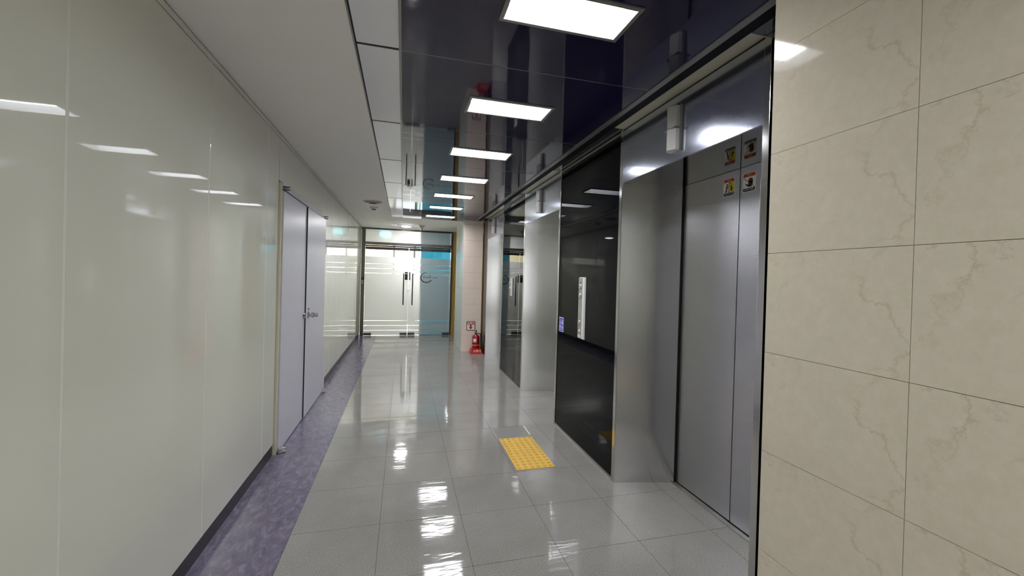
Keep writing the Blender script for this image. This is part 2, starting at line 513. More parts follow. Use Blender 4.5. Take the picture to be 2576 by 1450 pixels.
box('shadow_gap', (-0.955, -0.938), (YB, YE - 0.02), (2.470, 2.4775), 'dark_gap', wall_left)
for nm, a, b in (('baseboard_left', YB, 3.575), ('baseboard_left', 5.625, YE - 0.03)):
    tag(box(nm, (-0.955, -0.940), (a, b), (0.0, 0.085), 'baseboard'), kind='structure')

# ---- double steel door in the left wall
door = empty('door_1', (-0.93, 4.5, 0), kind='structure')
box('door_jamb', (-0.985, -0.917), (3.582, 3.612), (0.0, 2.105), 'door_frame', door, 0.002)
box('door_jamb', (-0.985, -0.917), (5.384, 5.615), (0.0, 2.105), 'wall_panel', door, 0.002)
box('door_header', (-0.985, -0.915), (3.612, 5.384), (2.062, 2.112), 'door_header', door, 0.002)
for i, (a, b) in enumerate(((3.616, 4.412), (4.420, 5.376))):
    fx_ = (-0.907, -0.896)[i]
    lf = box('door_leaf', (fx_ - 0.041, fx_), (a, b), (0.008, 2.046), 'door_paint', door, 0.002)
    if i == 0:
        kn = lathe('knob', [(0.031, 0), (0.033, 0.006), (0.028, 0.012), (0.013, 0.016)], (-0.907, 4.365, 1.005), 'chrome', lf, 24, 'x')
    else:
        lathe('knob', [(0.034, 0), (0.034, 0.008), (0.027, 0.013), (0.014, 0.018), (0.014, 0.026), (0.025, 0.032), (0.0285, 0.044), (0.025, 0.055),
                       (0.016, 0.058), (0.018, 0.066), (0.022, 0.078), (0.018, 0.088), (0.006, 0.092)], (-0.896, 4.50, 1.0), 'chrome', lf, 24, 'x')
        lathe('key_cylinder', [(0.012, 0), (0.012, 0.012), (0.008, 0.014)], (-0.896, 4.49, 1.06), 'chrome', lf, 16, 'x')
        box('edge_shade', (-0.931, -0.898), (4.4185, 4.4199), (0.012, 2.044), 'dark_gap', lf)  # black strip paints in the shade on the leaf's near edge
    ye_, s = ((a + 0.012, 1) if i == 0 else (b - 0.012, -1))
    # pivot hinges: two curved leaves at the top corner, a bent foot bracket at the bottom
    hz = 2.052
    for dz in (0.0, 0.020):
        v, n = [], 9
        pts = [(-0.915, ye_ - 0.02)] + [(-0.915 + 0.045 * math.sin(math.pi * t / (n - 1)) , ye_ - 0.02 + s * 0.0 + 0.05 * t / (n - 1)) for t in range(n)] + [(-0.915, ye_ + 0.03)]
        prism_z('pivot_hinge', pts, hz + dz, hz + dz + 0.009, 'hinge_dark', door)
    for z0 in (0.006, 0.03):
        pts = [(-0.906, ye_ - 0.03)] + [(-0.906 + 0.052 * math.sin(math.pi * t / 8), ye_ - 0.03 + 0.06 * t / 8) for t in range(9)] + [(-0.906, ye_ + 0.03)]
        prism_z('foot_pivot', pts, z0, z0 + 0.008, 'hinge_light', door)
    tube('pivot_arm', [(-0.905, ye_ - s * 0.028, 0.012), (-0.899, ye_ - s * 0.028, 0.05), (-0.893, ye_ - s * 0.024, 0.062), (-0.886, ye_ - s * 0.018, 0.05), (-0.88, ye_ - s * 0.012, 0.012)], 0.004, 'hinge_light', door, 8)
box('door_gap', (-1.03, -0.95), (3.60, 5.46), (0.0, 2.06), 'dark_gap', door)

# ---- right side: core walls behind the elevator fronts, marble return wall
cores = [((1.50, 2.1), (1.10, EL[0] - 0.66), (0, ZC)), ((2.0, 2.1), (YB, 13.2), (0, 2.6))]
for i in range(2): cores.append(((1.49, 2.0), (EL[i] + 0.66, EL[i + 1] - 0.66), (0, ZC)))
wall_right = tag(multi('wall_right', cores, 'wall_backing'), kind='structure')
box('end_panel', (XR + 0.004, 1.50), (EL[2] + HW + 0.04, 7.868), (0, 2.46), 'steel_bronze', wall_right)
box('core_block', (1.50, 2.0), (EL[2] + 0.66, 7.868), (0, ZC), 'wall_backing', wall_right)

nib = tag(box('wall_marble', (XN + 0.012, 2.0), (YB, 1.045), (0, ZC), 'marble_grout'), kind='structure')
TP = 0.3033
yj = [1.047, 0.664, 0.056, -0.552, -1.16, -1.768, -2.376, -2.98]
for a, b in zip(yj[1:], yj[:-1]):
    z = 0.0
    while z < ZC - 0.01:
        z1 = min(z + TP, ZC)
        box('marble_tile', (XN, XN + 0.012), (a + 0.0007, b - 0.0007), (z + 0.0006, z1 - 0.0006), 'marble', nib)
        z += TP

column = tag(box('wall_column', (1.094, 1.446), (7.882, 9.0), (0, ZC), 'marble_grout'), kind='structure')
z = 0.0
while z < ZC - 0.01:
    z1 = min(z + 0.3, ZC)
    box('marble_tile', (1.092, 1.448), (7.870, 7.882), (z + 0.001, z1 - 0.001), 'column_marble', column)
    box('side_tile', (1.082, 1.094), (7.8705, 9.0), (z + 0.0007, z1 - 0.0007), 'pale_green_stone', column)
    z += 0.3
tag(box('wall_back', (-1.05, 2.1), (YB - 0.1, YB), (0, 2.6), 'plaster'), kind='structure')

fill_win = empty('added_window', (0.1, YB, 0.4), kind='structure')  # unseen bright window, added behind the camera to light corridor and jambs
box('window_pane', (-0.70, 0.95), (YB + 0.002, YB + 0.012), (0.35, 2.25), 'added_window_glow', fill_win)
for xx in (-0.74, 0.105, 0.95): box('window_frame', (xx, xx + 0.04), (YB + 0.001, YB + 0.04), (0.31, 2.29), 'alu', fill_win)
for zz in (0.31, 2.25): box('window_frame', (-0.70, 0.95), (YB + 0.001, YB + 0.04), (zz, zz + 0.04), 'alu', fill_win)

# ---- ceiling
YK = 8.06
ceiling = tag(multi('ceiling', [((-1.06, -0.247), (YB, YK), (ZC, 2.53)), ((-1.06, 2.0), (YK, YE + 0.04), (ZC, 2.53)), ((-1.06, 2.1), (YB, 13.2), (2.62, 2.70))], 'plaster'), kind='structure')
LX, LY = (0.362, 0.866), (-0.107, 0.107)
lamps = [1.572 + n for n in (-4, -3, -2, 0, 1, 2, 3, 4, 5, 6)]
seams = [YB] + [2.07 + n for n in range(-4, 6)] + [YK - 0.004]
for a, b in zip(seams[:-1], seams[1:]):
    c = [q for q in lamps if a < q < b]
    if c:
        ring_rect('ceiling_panel', (-0.034, 1.287), (a + 0.004, b - 0.004), LX, (c[0] + LY[0], c[0] + LY[1]), (ZC, ZC + 0.006), 'black_ceiling', ceiling)
    else:
        box('ceiling_panel', (-0.034, 1.287), (a + 0.004, b - 0.004), (ZC, ZC + 0.006), 'black_ceiling', ceiling)
    box('strip_panel', (-0.233, -0.046), (a + 0.012, b - 0.012), (ZC + 0.004, ZC + 0.010), 'grey_ceiling', ceiling)
for a in seams[1:-1]:
    box('panel_joint', (-0.034, 1.287), (a - 0.004, a + 0.004), (ZC + 0.001, ZC + 0.008), 'ceiling_trim', ceiling)
    box('strip_gap', (-0.233, -0.046), (a - 0.012, a + 0.012), (ZC + 0.008, ZC + 0.014), 'dark_gap', ceiling)
box('ceiling_trim', (-0.046, -0.034), (YB, YK), (ZC - 0.003, ZC + 0.012), 'ceiling_trim', ceiling)
box('ceiling_trim', (-0.247, -0.240), (YB, YK), (ZC - 0.002, ZC + 0.012), 'ceiling_trim', ceiling)
box('ceiling_trim_gap', (-0.240, -0.233), (YB, YK), (ZC + 0.004, ZC + 0.012), 'dark_gap', ceiling)
box('edge_trim', (1.287, 1.302), (YB, 7.868), (ZC - 0.006, ZC + 0.012), 'ceiling_trim', ceiling)
box('edge_trim', (1.305, 1.325), (YB, 7.868), (ZC - 0.003, ZC + 0.012), 'ceiling_trim', ceiling)
box('edge_black_strip', (1.325, 1.388), (YB, 7.868), (ZC + 0.002, ZC + 0.014), 'black_strip', ceiling)  # strip that is black itself, between edge trim and soffit strip
edges = [1.05] + sum([[c - HW, c + HW] for c in EL], []) + [7.868]
for i, (a, b) in enumerate(zip(edges[:-1], edges[1:])):
    box('soffit_strip', (1.388, 1.52), (a + 0.002, b - 0.002), (ZC, ZC + 0.010), 'cream_strip' if i % 2 else 'green_strip', ceiling)

# ---- glass partition at the far end
part = empty('wall_glass', (0.1, YE, 0), kind='structure')
box('frame_post', (-0.933, -0.852), (YE - 0.035, YE + 0.035), (0, ZC), 'frame_metal', part)
box('frame_post', (1.094, 1.128), (YE - 0.03, YE + 0.03), (0, ZC), 'rail_metal', part)
box('frame_head', (-0.852, 1.094), (YE - 0.03, YE + 0.03), (2.442, ZC), 'rail_dark', part)
box('transom_rail', (-0.852, 1.094), (YE - 0.035, YE + 0.035), (2.092, 2.155), 'rail_metal', part)
box('transom_rail', (-0.852, 1.094), (YE - 0.02, YE + 0.02), (2.052, 2.086), 'rail_dark', part)
box('transom_pane', (-0.852, 1.094), (YE - 0.005, YE + 0.005), (2.155, 2.442), 'clear_glass', part)
box('frost_film', (-0.852, 1.094), (YE - 0.0065, YE - 0.0055), (2.157, 2.440), 'frost_film', part)
box('end_board', (1.128, 2.0), (YE - 0.01, YE + 0.03), (0, ZC), 'mustard', part)
slits = [(0.012, 0.116), (0.128, 0.227), (0.239, 0.339), (0.351, 1.433), (1.446, 1.542), (1.556, 1.651), (1.665, 1.822)]
XM = 0.118
gd = []
for i, (a, b) in enumerate(((-0.848, XM - 0.005), (XM + 0.005, 1.091))):
    d = empty('door_%d' % (i + 2), ((a + b) / 2, YE, 0), kind='structure')
    gd.append(d)
    box('glass_pane', (a, b), (YE - 0.006, YE + 0.006), (0.012, 2.048), 'clear_glass', d)
    for z0, z1 in slits:
        box('frost_film', (a + 0.001, b - 0.001), (YE - 0.0078, YE - 0.0068), (z0, z1), 'frost_film', d)
    box('top_rail', (a, b), (YE - 0.016, YE + 0.012), (1.985, 2.047), 'rail_dark', d)
    for p0, p1 in ((a, a + 0.165), (b - 0.165, b)):
        box('patch_fitting', (p0, p1), (YE - 0.018, YE + 0.018), (0.006, 0.062), 'patch_metal', d, 0.003)
    hx = XM + (-0.108 if i == 0 else 0.095)
    hd = tube('pull_handle', [(hx, YE - 0.062, 0.715), (hx, YE - 0.062, 1.455)], 0.0125, 'black_metal', d, 14)
    for hz in (0.80, 1.37):
        tube('handle_stud', [(hx, YE - 0.062, hz), (hx, YE - 0.006, hz)], 0.008, 'black_metal', hd, 10)
lk = box('digital_lock', (XM - 0.085, XM - 0.018), (YE - 0.05, YE - 0.008), (1.300, 1.485), 'black_plastic', gd[0], 0.006)
box('lock_band', (XM - 0.086, XM - 0.017), (YE - 0.0515, YE - 0.02), (1.440, 1.456), 'white_plastic', lk)
st = box('lock_strike', (XM + 0.012, XM + 0.044), (YE - 0.04, YE - 0.008), (1.300, 1.482), 'grey_plastic', gd[1], 0.004)
for z0 in (1.31, 1.42, 1.455):
    box('strike_bolt', (XM + 0.022, XM + 0.043), (YE - 0.0415, YE - 0.03), (z0, z0 + 0.014), 'black_plastic', st)
tp = lambda t: 0.25 + 0.75 * math.sin(math.pi * min(1, t * 1.05)) ** 0.7
lc = (0.516, 1.366)
decal('logo_decal', (lc[0], YE - 0.0085, lc[1]), '-y', None, 0.0, 'logo_ink', [
    ('strip', 'logo_ink', 0, arc_poly(0, 0, 0.104, 0.124, 68, 250, 40, lambda t: 0.15 + 0.85 * math.sin(math.pi * (0.05 + 0.6 * t)))),
    ('strip', 'logo_ink', 0, arc_poly(0, 0, 0.100, 0.120, 200, 318, 40, lambda t: 0.35 + 0.6 * math.sin(math.pi * t))),
    ('strip', 'logo_ink', 0, arc_poly(0.012, -0.012, 0.108, 0.130, 255, 340, 30, lambda t: 0.12 + 0.88 * t)),
    ('strip', 'logo_ink', 0, arc_poly(0, 0, 0.112, 0.126, 18, 48, 12, lambda t: 1 - 0.75 * t)),
    ('text', 'logo_ink', 0, (0.035, 0.006), 'BS CLEAN', 0.046, dict(sx=0.9, bold=0.0008)),
    ('text', 'logo_ink', 0, (0.217, 0.002), 'Holdings', 0.040, dict(sx=0.84, shear=0.25)),
], gd[1])

# ---- the bright office behind the glass
tag(box('wall_office', (-1.05, 2.1), (12.9, 13.0), (0, 2.62), 'room_white'), kind='structure')
box('office_side', (-0.956, -0.945), (YE + 0.05, 12.9), (0, 2.62), 'room_white', wall_left)
tag(box('teal_partition', (0.392, 1.092), (YE + 0.0365, YE + 0.044), (0, 2.60), 'teal_board'),
    'teal board standing right behind the glass door with the round logo', 'partition')
box('ceiling_skin', (-1.05, 2.0), (YE + 0.05, 12.9), (2.60, 2.62), 'room_white', ceiling)
blind = empty('roller_blind', (-0.65, 12.86, 1.75), 'cream roller blind on the office wall, seen over the frosted film', 'blind')
box('blind_fabric', (-1.0, -0.30), (12.855, 12.868), (1.75, 2.45), 'cream_wall', blind)
box('blind_tube', (-1.0, -0.30), (12.84, 12.88), (2.45, 2.50), 'cream_wall', blind)
win = empty('window_1', (0.02, 12.88, 0.95), kind='structure')
box('window_pane', (-0.26, 0.285), (12.885, 12.895), (0.98, 2.5), 'daylight', win)
box('window_frame', (-0.30, -0.26), (12.86, 12.9), (0.94, 2.54), 'window_frame', win)
box('window_frame', (0.285, 0.31), (12.86, 12.9), (0.94, 2.54), 'window_frame', win)
box('window_frame', (-0.26, 0.285), (12.86, 12.9), (0.94, 0.98), 'window_frame', win)
box('window_frame', (-0.26, 0.285), (12.86, 12.9), (2.50, 2.54), 'window_frame', win)
cab = empty('tall_cabinet', (0.36, 12.5, 0), 'narrow cyan cabinet with black edges beside the bright office window', 'cabinet')
box('cabinet_body', (0.345, 0.41), (12.45, 12.85), (0, 2.3), 'teal_paint', cab)
for xx in (0.325, 0.41): box('cabinet_edge', (xx, xx + 0.02), (12.44, 12.85), (0, 2.3), 'window_frame', cab)
ol = empty('added_office_light', (1.25, 11.9, 2.6), 'wide unseen ceiling light added in the office behind the teal board', 'ceiling light')  # added out of view to brighten the frosted film from behind
ring_rect('added_light_frame', (0.60, 1.90), (11.1, 12.7), (0.62, 1.88), (11.12, 12.68), (2.575, 2.60), 'white_enamel', ol)
box('diffuser', (0.62, 1.88), (11.12, 12.68), (2.585, 2.595), 'added_office_glow', ol)
ex = empty('exit_sign', (-0.42, 10.25, 2.28), 'small glowing cyan exit sign behind the transom glass', 'exit sign')
box('sign_case', (-0.54, -0.31), (10.24, 10.27), (2.28, 2.42), 'white_plastic', ex)
box('sign_face', (-0.53, -0.32), (10.236, 10.24), (2.29, 2.41), 'exit_glow', ex)
box('hanger', (-0.43, -0.42), (10.25, 10.26), (2.42, 2.60), 'white_plastic', ex)

# ================================================================== THINGS
# ---- ceiling troffer lights
def build_light(cy, label):
    t = empty('ceiling_light', (0.614, cy, ZC), label, 'ceiling light', 'recessed lights in the black ceiling')
    x, y = LX, (cy + LY[0], cy + LY[1])
    ring_rect('trim_frame', (x[0] - 0.012, x[1] + 0.012), (y[0] - 0.012, y[1] + 0.012), (x[0] + 0.006, x[1] - 0.006), (y[0] + 0.006, y[1] - 0.006), (ZC - 0.006, ZC), 'ceiling_trim', t)
    O = [(x[0] + 0.006, y[0] + 0.006), (x[1] - 0.006, y[0] + 0.006), (x[1] - 0.006, y[1] - 0.006), (x[0] + 0.006, y[1] - 0.006)]
    I = [(x[0] + 0.022, y[0] + 0.016), (x[1] - 0.022, y[0] + 0.016), (x[1] - 0.022, y[1] - 0.016), (x[0] + 0.022, y[1] - 0.016)]
    zt = ZC + 0.05
    mesh_obj('reflector', [(*q, ZC - 0.002) for q in O] + [(*q, zt) for q in I], [(i, (i + 1) % 4, 4 + (i + 1) % 4, 4 + i) for i in range(4)], 'reflector_satin', t)
    box('diffuser', (x[0] + 0.02, x[1] - 0.02), (y[0] + 0.014, y[1] - 0.014), (zt, zt + 0.004), 'lamp_glow', t)
    box('housing', (x[0] + 0.004, x[1] - 0.004), (y[0] + 0.004, y[1] - 0.004), (zt + 0.006, zt + 0.028), 'white_enamel', t)
    return t
for n, cy in enumerate(lamps):
    build_light(cy, {0: 'recessed rectangular ceiling light beside the marble wall', 1: 'recessed rectangular ceiling light, next one past the marble wall corner',
                     2: 'recessed rectangular ceiling light level with the long silver call panel', 3: 'recessed rectangular ceiling light level with the elevator between black glass panels',
                     4: 'recessed rectangular ceiling light level with the short white call panel', 5: 'recessed rectangular ceiling light level with the elevator beside the extinguisher',
                     6: 'recessed rectangular ceiling light at the last black panel before the white ceiling'}.get(round(cy - 1.572), 'recessed rectangular ceiling light in the corridor behind the marble wall corner'))

# ---- elevators
def build_elevator(cy, label, stickers=False):
    t = empty('elevator', (1.7, cy, 0), label, 'elevator', 'elevator entrances along the corridor')
    for s in (-1, 1):
        y0, y1 = sorted((cy + s * HW, cy + s * (HW + 0.036)))
        box('frame_post', (XR, 1.492), (y0, y1), (0, ZC - 0.001), 'steel_polish', t, 0.002)
        a, b = cy + s * HW, cy + s * 0.505
        prism_z('jamb', [(XR + 0.004, a), (1.885, b), (1.885, b + s * 0.012), (XR + 0.004, a + s * 0.012)], 0.0, 2.112, 'steel_jamb', t)
        box('jamb_gap', (1.885, 1.935), tuple(sorted((b + s * 0.003, b + s * 0.010))), (0, 2.10), 'dark_gap', t)
    box('fascia', (XR + 0.001, 1.474), (cy - HW, cy + HW), (2.104, 2.466), 'steel_fascia', t)
    box('fascia_gap', (XR + 0.006, 1.474), (cy - HW, cy + HW), (2.466, 2.477), 'dark_gap', t)
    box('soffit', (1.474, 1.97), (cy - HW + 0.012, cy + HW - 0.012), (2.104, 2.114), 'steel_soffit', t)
    box('sill', (1.868, 1.90), (cy - 0.50, cy + 0.50), (0.0, 0.006), 'alu', t)
    box('sill_track', (1.90, 1.96), (cy - 0.50, cy + 0.50), (0.0, 0.004), 'dark_gap', t)
    for s in (-1, 1):
        y0, y1 = sorted((cy + s * 0.003, cy + s * 0.503))
        d = box('door_leaf', (1.905, 1.945), (y0, y1), (0.010, 2.103), 'steel_door', t, 0.0015)
        if stickers:
            if s > 0:
                decal('warning_sticker', (1.905, cy + 0.087, 2.009), '-x', rrect(0.092, 0.110, 0.010), 0.0006, 'ink_white', [
                    ('poly', 'ink_rust', 1, [(-0.042, 0.031), (0.042, 0.031), (0.042, 0.046), (0.036, 0.051), (-0.036, 0.051), (-0.042, 0.046)]),
                    ('poly', 'ink_yellow', 1, [(0.001, -0.032), (0.042, -0.032), (0.042, 0.030), (0.001, 0.030)]),
                    ('poly', 'ink_navy', 1, [(-0.042, -0.033), (0.042, -0.033), (0.042, -0.046), (0.036, -0.051), (-0.036, -0.051), (-0.042, -0.046)]),
                    ('poly', 'ink_grey', 1, [(-0.005, -0.032), (0.0, -0.032), (0.0, 0.030), (-0.005, 0.030)]),
                    ('poly', 'ink_black', 2, disc(-0.013, 0.018, 0.0055)),
                    ('poly', 'ink_black', 2, [(-0.019, 0.011), (-0.009, 0.012), (-0.007, 0.002), (-0.012, -0.008), (-0.020, -0.030), (-0.031, -0.030), (-0.022, -0.008)]),
                    ('poly', 'ink_rust', 3, line_poly((-0.041, 0.029), (-0.006, -0.030), 0.002)),
                    ('poly', 'ink_black', 2, disc(0.011, 0.022, 0.0045)),
                    ('poly', 'ink_black', 2, [(0.012, 0.002), (0.018, 0.006), (0.027, -0.010), (0.034, -0.004), (0.036, -0.007), (0.028, -0.017), (0.024, -0.020), (0.030, -0.026), (0.026, -0.027), (0.020, -0.022), (0.010, -0.017), (0.011, -0.014), (0.018, -0.014)]),
                    ('poly', 'ink_black', 2, line_poly((0.018, -0.002), (0.007, 0.008), 0.003)),
                    ('poly', 'ink_black', 2, line_poly((0.022, -0.004), (0.024, 0.014), 0.003)),
                    ('text', 'gold', 2, (0, 0.0405), '주 의', 0.013, {}),
                    ('text', 'ink_white', 2, (0, -0.042), '기대면 추락 위험', 0.0115, dict(sx=0.92)),
                ], d)
            else:
                fingers = []
                for fx, top in ((-0.002, 0.019), (0.006, 0.023), (0.014, 0.023), (0.022, 0.019)):
                    fingers.append(('poly', 'ink_black', 2, rrect(0.0072, top + 0.012, 0.0032, fx, (top - 0.012) / 2 + 0.0)))
                decal('warning_sticker', (1.905, cy - 0.068, 2.008), '-x', rrect(0.094, 0.112, 0.010), 0.0006, 'ink_white', [
                    ('poly', 'ink_rust', 1, [(-0.043, 0.031), (0.043, 0.031), (0.043, 0.046), (0.037, 0.052), (-0.037, 0.052), (-0.043, 0.046)]),
                    ('poly', 'ink_navy', 1, [(-0.043, -0.034), (0.043, -0.034), (0.043, -0.046), (0.037, -0.052), (-0.037, -0.052), (-0.043, -0.046)]),
                    ('poly', 'ink_black', 2, [(-0.006, 0.004), (0.026, 0.004), (0.025, -0.014), (0.018, -0.028), (0.002, -0.028), (-0.010, -0.018), (-0.024, -0.006), (-0.027, -0.009), (-0.021, -0.014), (-0.012, -0.024), (-0.004, -0.010)]),
                ] + fingers + [
                    ('poly', 'ink_rust', 3, line_poly((-0.042, 0.029), (0.038, -0.031), 0.0035)),
                    ('text', 'gold', 2, (0, 0.041), '주 의', 0.013, {}),
                    ('text', 'ink_white', 2, (0, -0.043), '손대지 마세요', 0.0125, dict(sx=0.95)),
                ], d)
    box('shaft_back', (1.965, 1.995), (cy - 0.66, cy + 0.66), (0, ZC), 'dark_gap', t)
    return t
ELAB = ['stainless steel elevator entrance with warning stickers on its doors, beside the beige marble wall',
        'stainless steel elevator entrance between the two tall black glass panels',
        'stainless steel elevator entrance next to the red fire extinguisher']
for i, c in enumerate(EL): build_elevator(c, ELAB[i], stickers=(i == 0))

# ---- hall lanterns on the fascias
LLAB = ['white hall lantern on the fascia of the elevator beside the marble wall',
        'white hall lantern on the fascia of the elevator between black glass panels',
        'white hall lantern on the fascia of the elevator beside the fire extinguisher']
for i, c in enumerate(EL):
    t = empty('hall_lantern', (XR, c, 2.15), LLAB[i], 'lantern', 'hall lanterns above the elevators')
    y0, y1 = c - 0.045, c + 0.050
    x1 = XR
    def wedge(nm, z0, z1, mat):
        prism_z(nm, [(x1, y0), (x1, y1), (x1 - 0.030, y1 - 0.006), (x1 - 0.052, c + 0.006), (x1 - 0.030, y0 + 0.006)], z0, z1, mat, t)
    wedge('lens', 2.156, 2.272, 'lantern_glass_low')
    wedge('lens', 2.279, 2.398, 'lantern_glass')
    box('lens_divider', (x1 - 0.042, x1), (y0 - 0.003, y1), (2.272, 2.279), 'grey_plastic', t)
    box('back_plate', (x1 - 0.012, x1), (y0 - 0.008, y0), (2.150, 2.402), 'grey_plastic', t)

# ---- black glass panels between the elevators
GLAB = ['narrow strip of black glass between the marble wall and the first elevator',
        'tall black glass panel holding the long call panel and the blue wheelchair sign',
        'tall black glass panel between elevators, with a shorter call panel and no sign']
for i, (a, b) in enumerate(((1.05, EL[0] - HW - 0.036), (EL[0] + HW + 0.036, EL[1] - HW - 0.036), (EL[1] + HW + 0.036, EL[2] - HW - 0.036))):
    t = empty('black_glass_panel', (XR, (a + b) / 2, 0), GLAB[i], 'wall panel', 'black glass panels between the elevators')
    box('glass_sheet', (XR + 0.0065, XR + 0.018), (a + 0.004, b - 0.004), (0.022, 2.452), 'black_glass', t)
    box('backing_board', (XR + 0.018, XR + 0.028), (a + 0.001, b - 0.001), (0.0, ZC - 0.002), 'dark_gap', t)
    box('bottom_trim', (XR + 0.006, XR + 0.018), (a + 0.001, b - 0.001), (0.0, 0.011), 'alu', t)
    box('bottom_trim', (XR + 0.0065, XR + 0.018), (a + 0.001, b - 0.001), (0.014, 0.021), 'ceiling_trim', t)
    box('top_trim', (XR + 0.006, XR + 0.018), (a + 0.001, b - 0.001), (2.453, 2.472), 'ceiling_trim', t)

# ---- call panels
def call_panel(cy, z0, z1, label, buttons, bar):
    t = empty('call_panel', (XR, cy, z0), label, 'call panel', 'elevator call panels')
    x = XR + 0.006; w = 0.062
    pts = [(x, cy - w), (x, cy + w), (x - 0.010, cy + w), (x - 0.016, cy + w * 0.6), (x - 0.016, cy - w * 0.35), (x - 0.010, cy - w)]
    prism_z('plate', [(x, cy - w), (x, cy + w), (x - 0.006, cy + w), (x - 0.006, cy - w)], z0, z1, 'white_plastic', t)
    prism_z('face_plate', [(x - 0.0062, cy - w * 0.30), (x - 0.0062, cy + w * 0.98), (x - 0.013, cy + w * 0.94), (x - 0.013, cy - w * 0.26)], z0 + 0.006, z1 - 0.006, 'panel_silver', t)
    prism_z('edge_strip', [(x - 0.0062, cy - w * 0.98), (x - 0.0062, cy - w * 0.32), (x - 0.014, cy - w * 0.34), (x - 0.014, cy - w * 0.90)], z0 + 0.002, z1 - 0.002, 'white_plastic', t)
    by = cy + w * 0.34
    for bz in buttons:
        lathe('button', [(0.021, 0.0), (0.021, -0.004), (0.018, -0.008), (0.008, -0.0095)], (x - 0.013, by, bz), 'button_silver', t, 22, 'x')
    if bar:
        box('braille_plate', (x - 0.0155, x - 0.013), (by - 0.026, by + 0.026), (bar - 0.012, bar + 0.012), 'white_plastic', t, 0.001)
        decal('print_mark', (x - 0.0131, by, z1 - 0.05), '-x', None, 0, 'ink_black', [('text', 'ink_black', 0, (0, 0), '▲▼', 0.018, {})], t)
        for q in (0.012, -0.008, -0.028):
            box('print_tick', (x - 0.0136, x - 0.013), (by - 0.003, by + 0.002), (1.115 + q, 1.127 + q), 'ink_grey', t)
    return t
call_panel(3.267, 0.922, 1.441, 'long silver call panel with four round buttons on the black glass', (1.364, 1.286, 1.056, 0.977), 0.943)
call_panel(5.68, 1.165, 1.415, 'short white call panel with two buttons on the black glass', (1.345, 1.265), None)

# ---- blue wheelchair sign
decalW = decal('wheelchair_sign', (XR + 0.006, 3.738, 0.989), '-x', rrect(0.112, 0.137, 0.004), 0.001, 'ink_lilac', [
    ('poly', 'ink_blue', 1, [(-0.050, -0.062), (0.050, -0.062), (0.050, 0.062), (-0.050, 0.062)]),
    ('poly', 'ink_lilac', 2, disc(-0.018, 0.044, 0.007)),
    ('poly', 'ink_lilac', 2, [(-0.024, 0.036), (-0.014, 0.036), (-0.012, 0.022), (0.004, 0.022), (0.010, 0.006), (0.004, 0.004), (-0.001, 0.015), (-0.022, 0.015)]),
    ('strip', 'ink_lilac', 2, arc_poly(-0.016, 0.012, 0.014, 0.020, 110, 370, 24)),
    ('poly', 'ink_lilac', 2, rrect(0.026, 0.044, 0.004, 0.030, 0.024)),
    ('poly', 'ink_blue', 3, [(0.019, 0.030), (0.041, 0.030), (0.041, 0.033), (0.019, 0.033)]),
    ('text', 'ink_lilac', 2, (0, -0.026), '장애인용', 0.027, dict(bold=0.0008)),
    ('poly', 'ink_lilac', 2, [(-0.050, -0.049), (0.050, -0.049), (0.050, -0.043), (-0.050, -0.043)]),
])
tag(decalW, 'small blue and white wheelchair sign on the black glass panel', 'sign')

# ---- tactile paving
def dome_mesh():
    bm = bmesh.new()
    prof = [(0.0165, 0.0), (0.0155, 0.003), (0.011, 0.005), (0.004, 0.0056)]
    seg = 12; rows = []
    for r, h_ in prof: rows.append([bm.verts.new((r * math.cos(2 * math.pi * i / seg), r * math.sin(2 * math.pi * i / seg), h_)) for i in range(seg)])
    for a, b in zip(rows[:-1], rows[1:]):
        for i in range(seg): bm.faces.new((a[i], a[(i + 1) % seg], b[(i + 1) % seg], b[i]))
    bm.faces.new(rows[-1])
    me = bpy.data.meshes.new('dome'); bm.to_mesh(me); bm.free(); me.materials.append(MAT['tactile_worn'])
    for p_ in me.polygons: p_.use_smooth = True
    return me
DM = dome_mesh()
for (y0, lab) in ((2.961, 'yellow studded tactile tile on the floor, the one away from the bare grey patch'), (3.266, 'yellow studded tactile tile on the floor, adjoining the bare grey patch')):
    t = empty('tactile_tile', (0.994, y0 + 0.1515, 0), lab, 'tactile tile', 'yellow tactile tiles before the call panel')
    box('tile_base', (0.845, 1.143), (y0, y0 + 0.303), (0.0, 0.004), 'tactile_yellow', t, 0.001)
    for i in range(6):
        for j in range(6):
            put('dome', DM, (0.845 + 0.0248 + i * 0.0497, y0 + 0.0252 + j * 0.0505, 0.0039), t)

# ---- fire extinguisher, its stand, its sign
ecx, ecy = 1.338, 7.735
sd = empty('extinguisher_stand', (ecx, ecy, 0), 'red plastic stand with gold lettering under the fire extinguisher', 'stand')
def frust(nm, w0, w1, z0, z1, mat, par, top_hole=None):
    v = []
    for w, z in ((w0, z0), (w1, z1)):
        v += [(ecx + a * w / 2, ecy + b * w / 2, z) for a, b in ((-1, -1), (1, -1), (1, 1), (-1, 1))]
    return mesh_obj(nm, v, [(3, 2, 1, 0), (4, 5, 6, 7)] + [(i, (i + 1) % 4, 4 + (i + 1) % 4, 4 + i) for i in range(4)], mat, par)
frust('stand_foot', 0.232, 0.226, 0.0, 0.014, 'stand_red', sd)
frust('stand_body', 0.214, 0.176, 0.014, 0.078, 'stand_red', sd)
lathe('stand_collar', [(0.086, 0.0), (0.086, 0.012), (0.080, 0.016)], (ecx, ecy, 0.078), 'stand_red', sd)
tl_ = decal('stand_lettering', (ecx + 0.010, ecy - 0.0985, 0.046), '-y', None, 0, 'gold', [('text', 'gold', 0, (0, 0), '소화기', 0.054, dict(sx=0.98, bold=0.0008))], sd)
tl_.rotation_euler.x = -math.atan2(0.019, 0.064)
fx = empty('fire_extinguisher', (ecx, ecy, 0.094), 'red fire extinguisher with yellow band and black handle on its red stand', 'extinguisher')
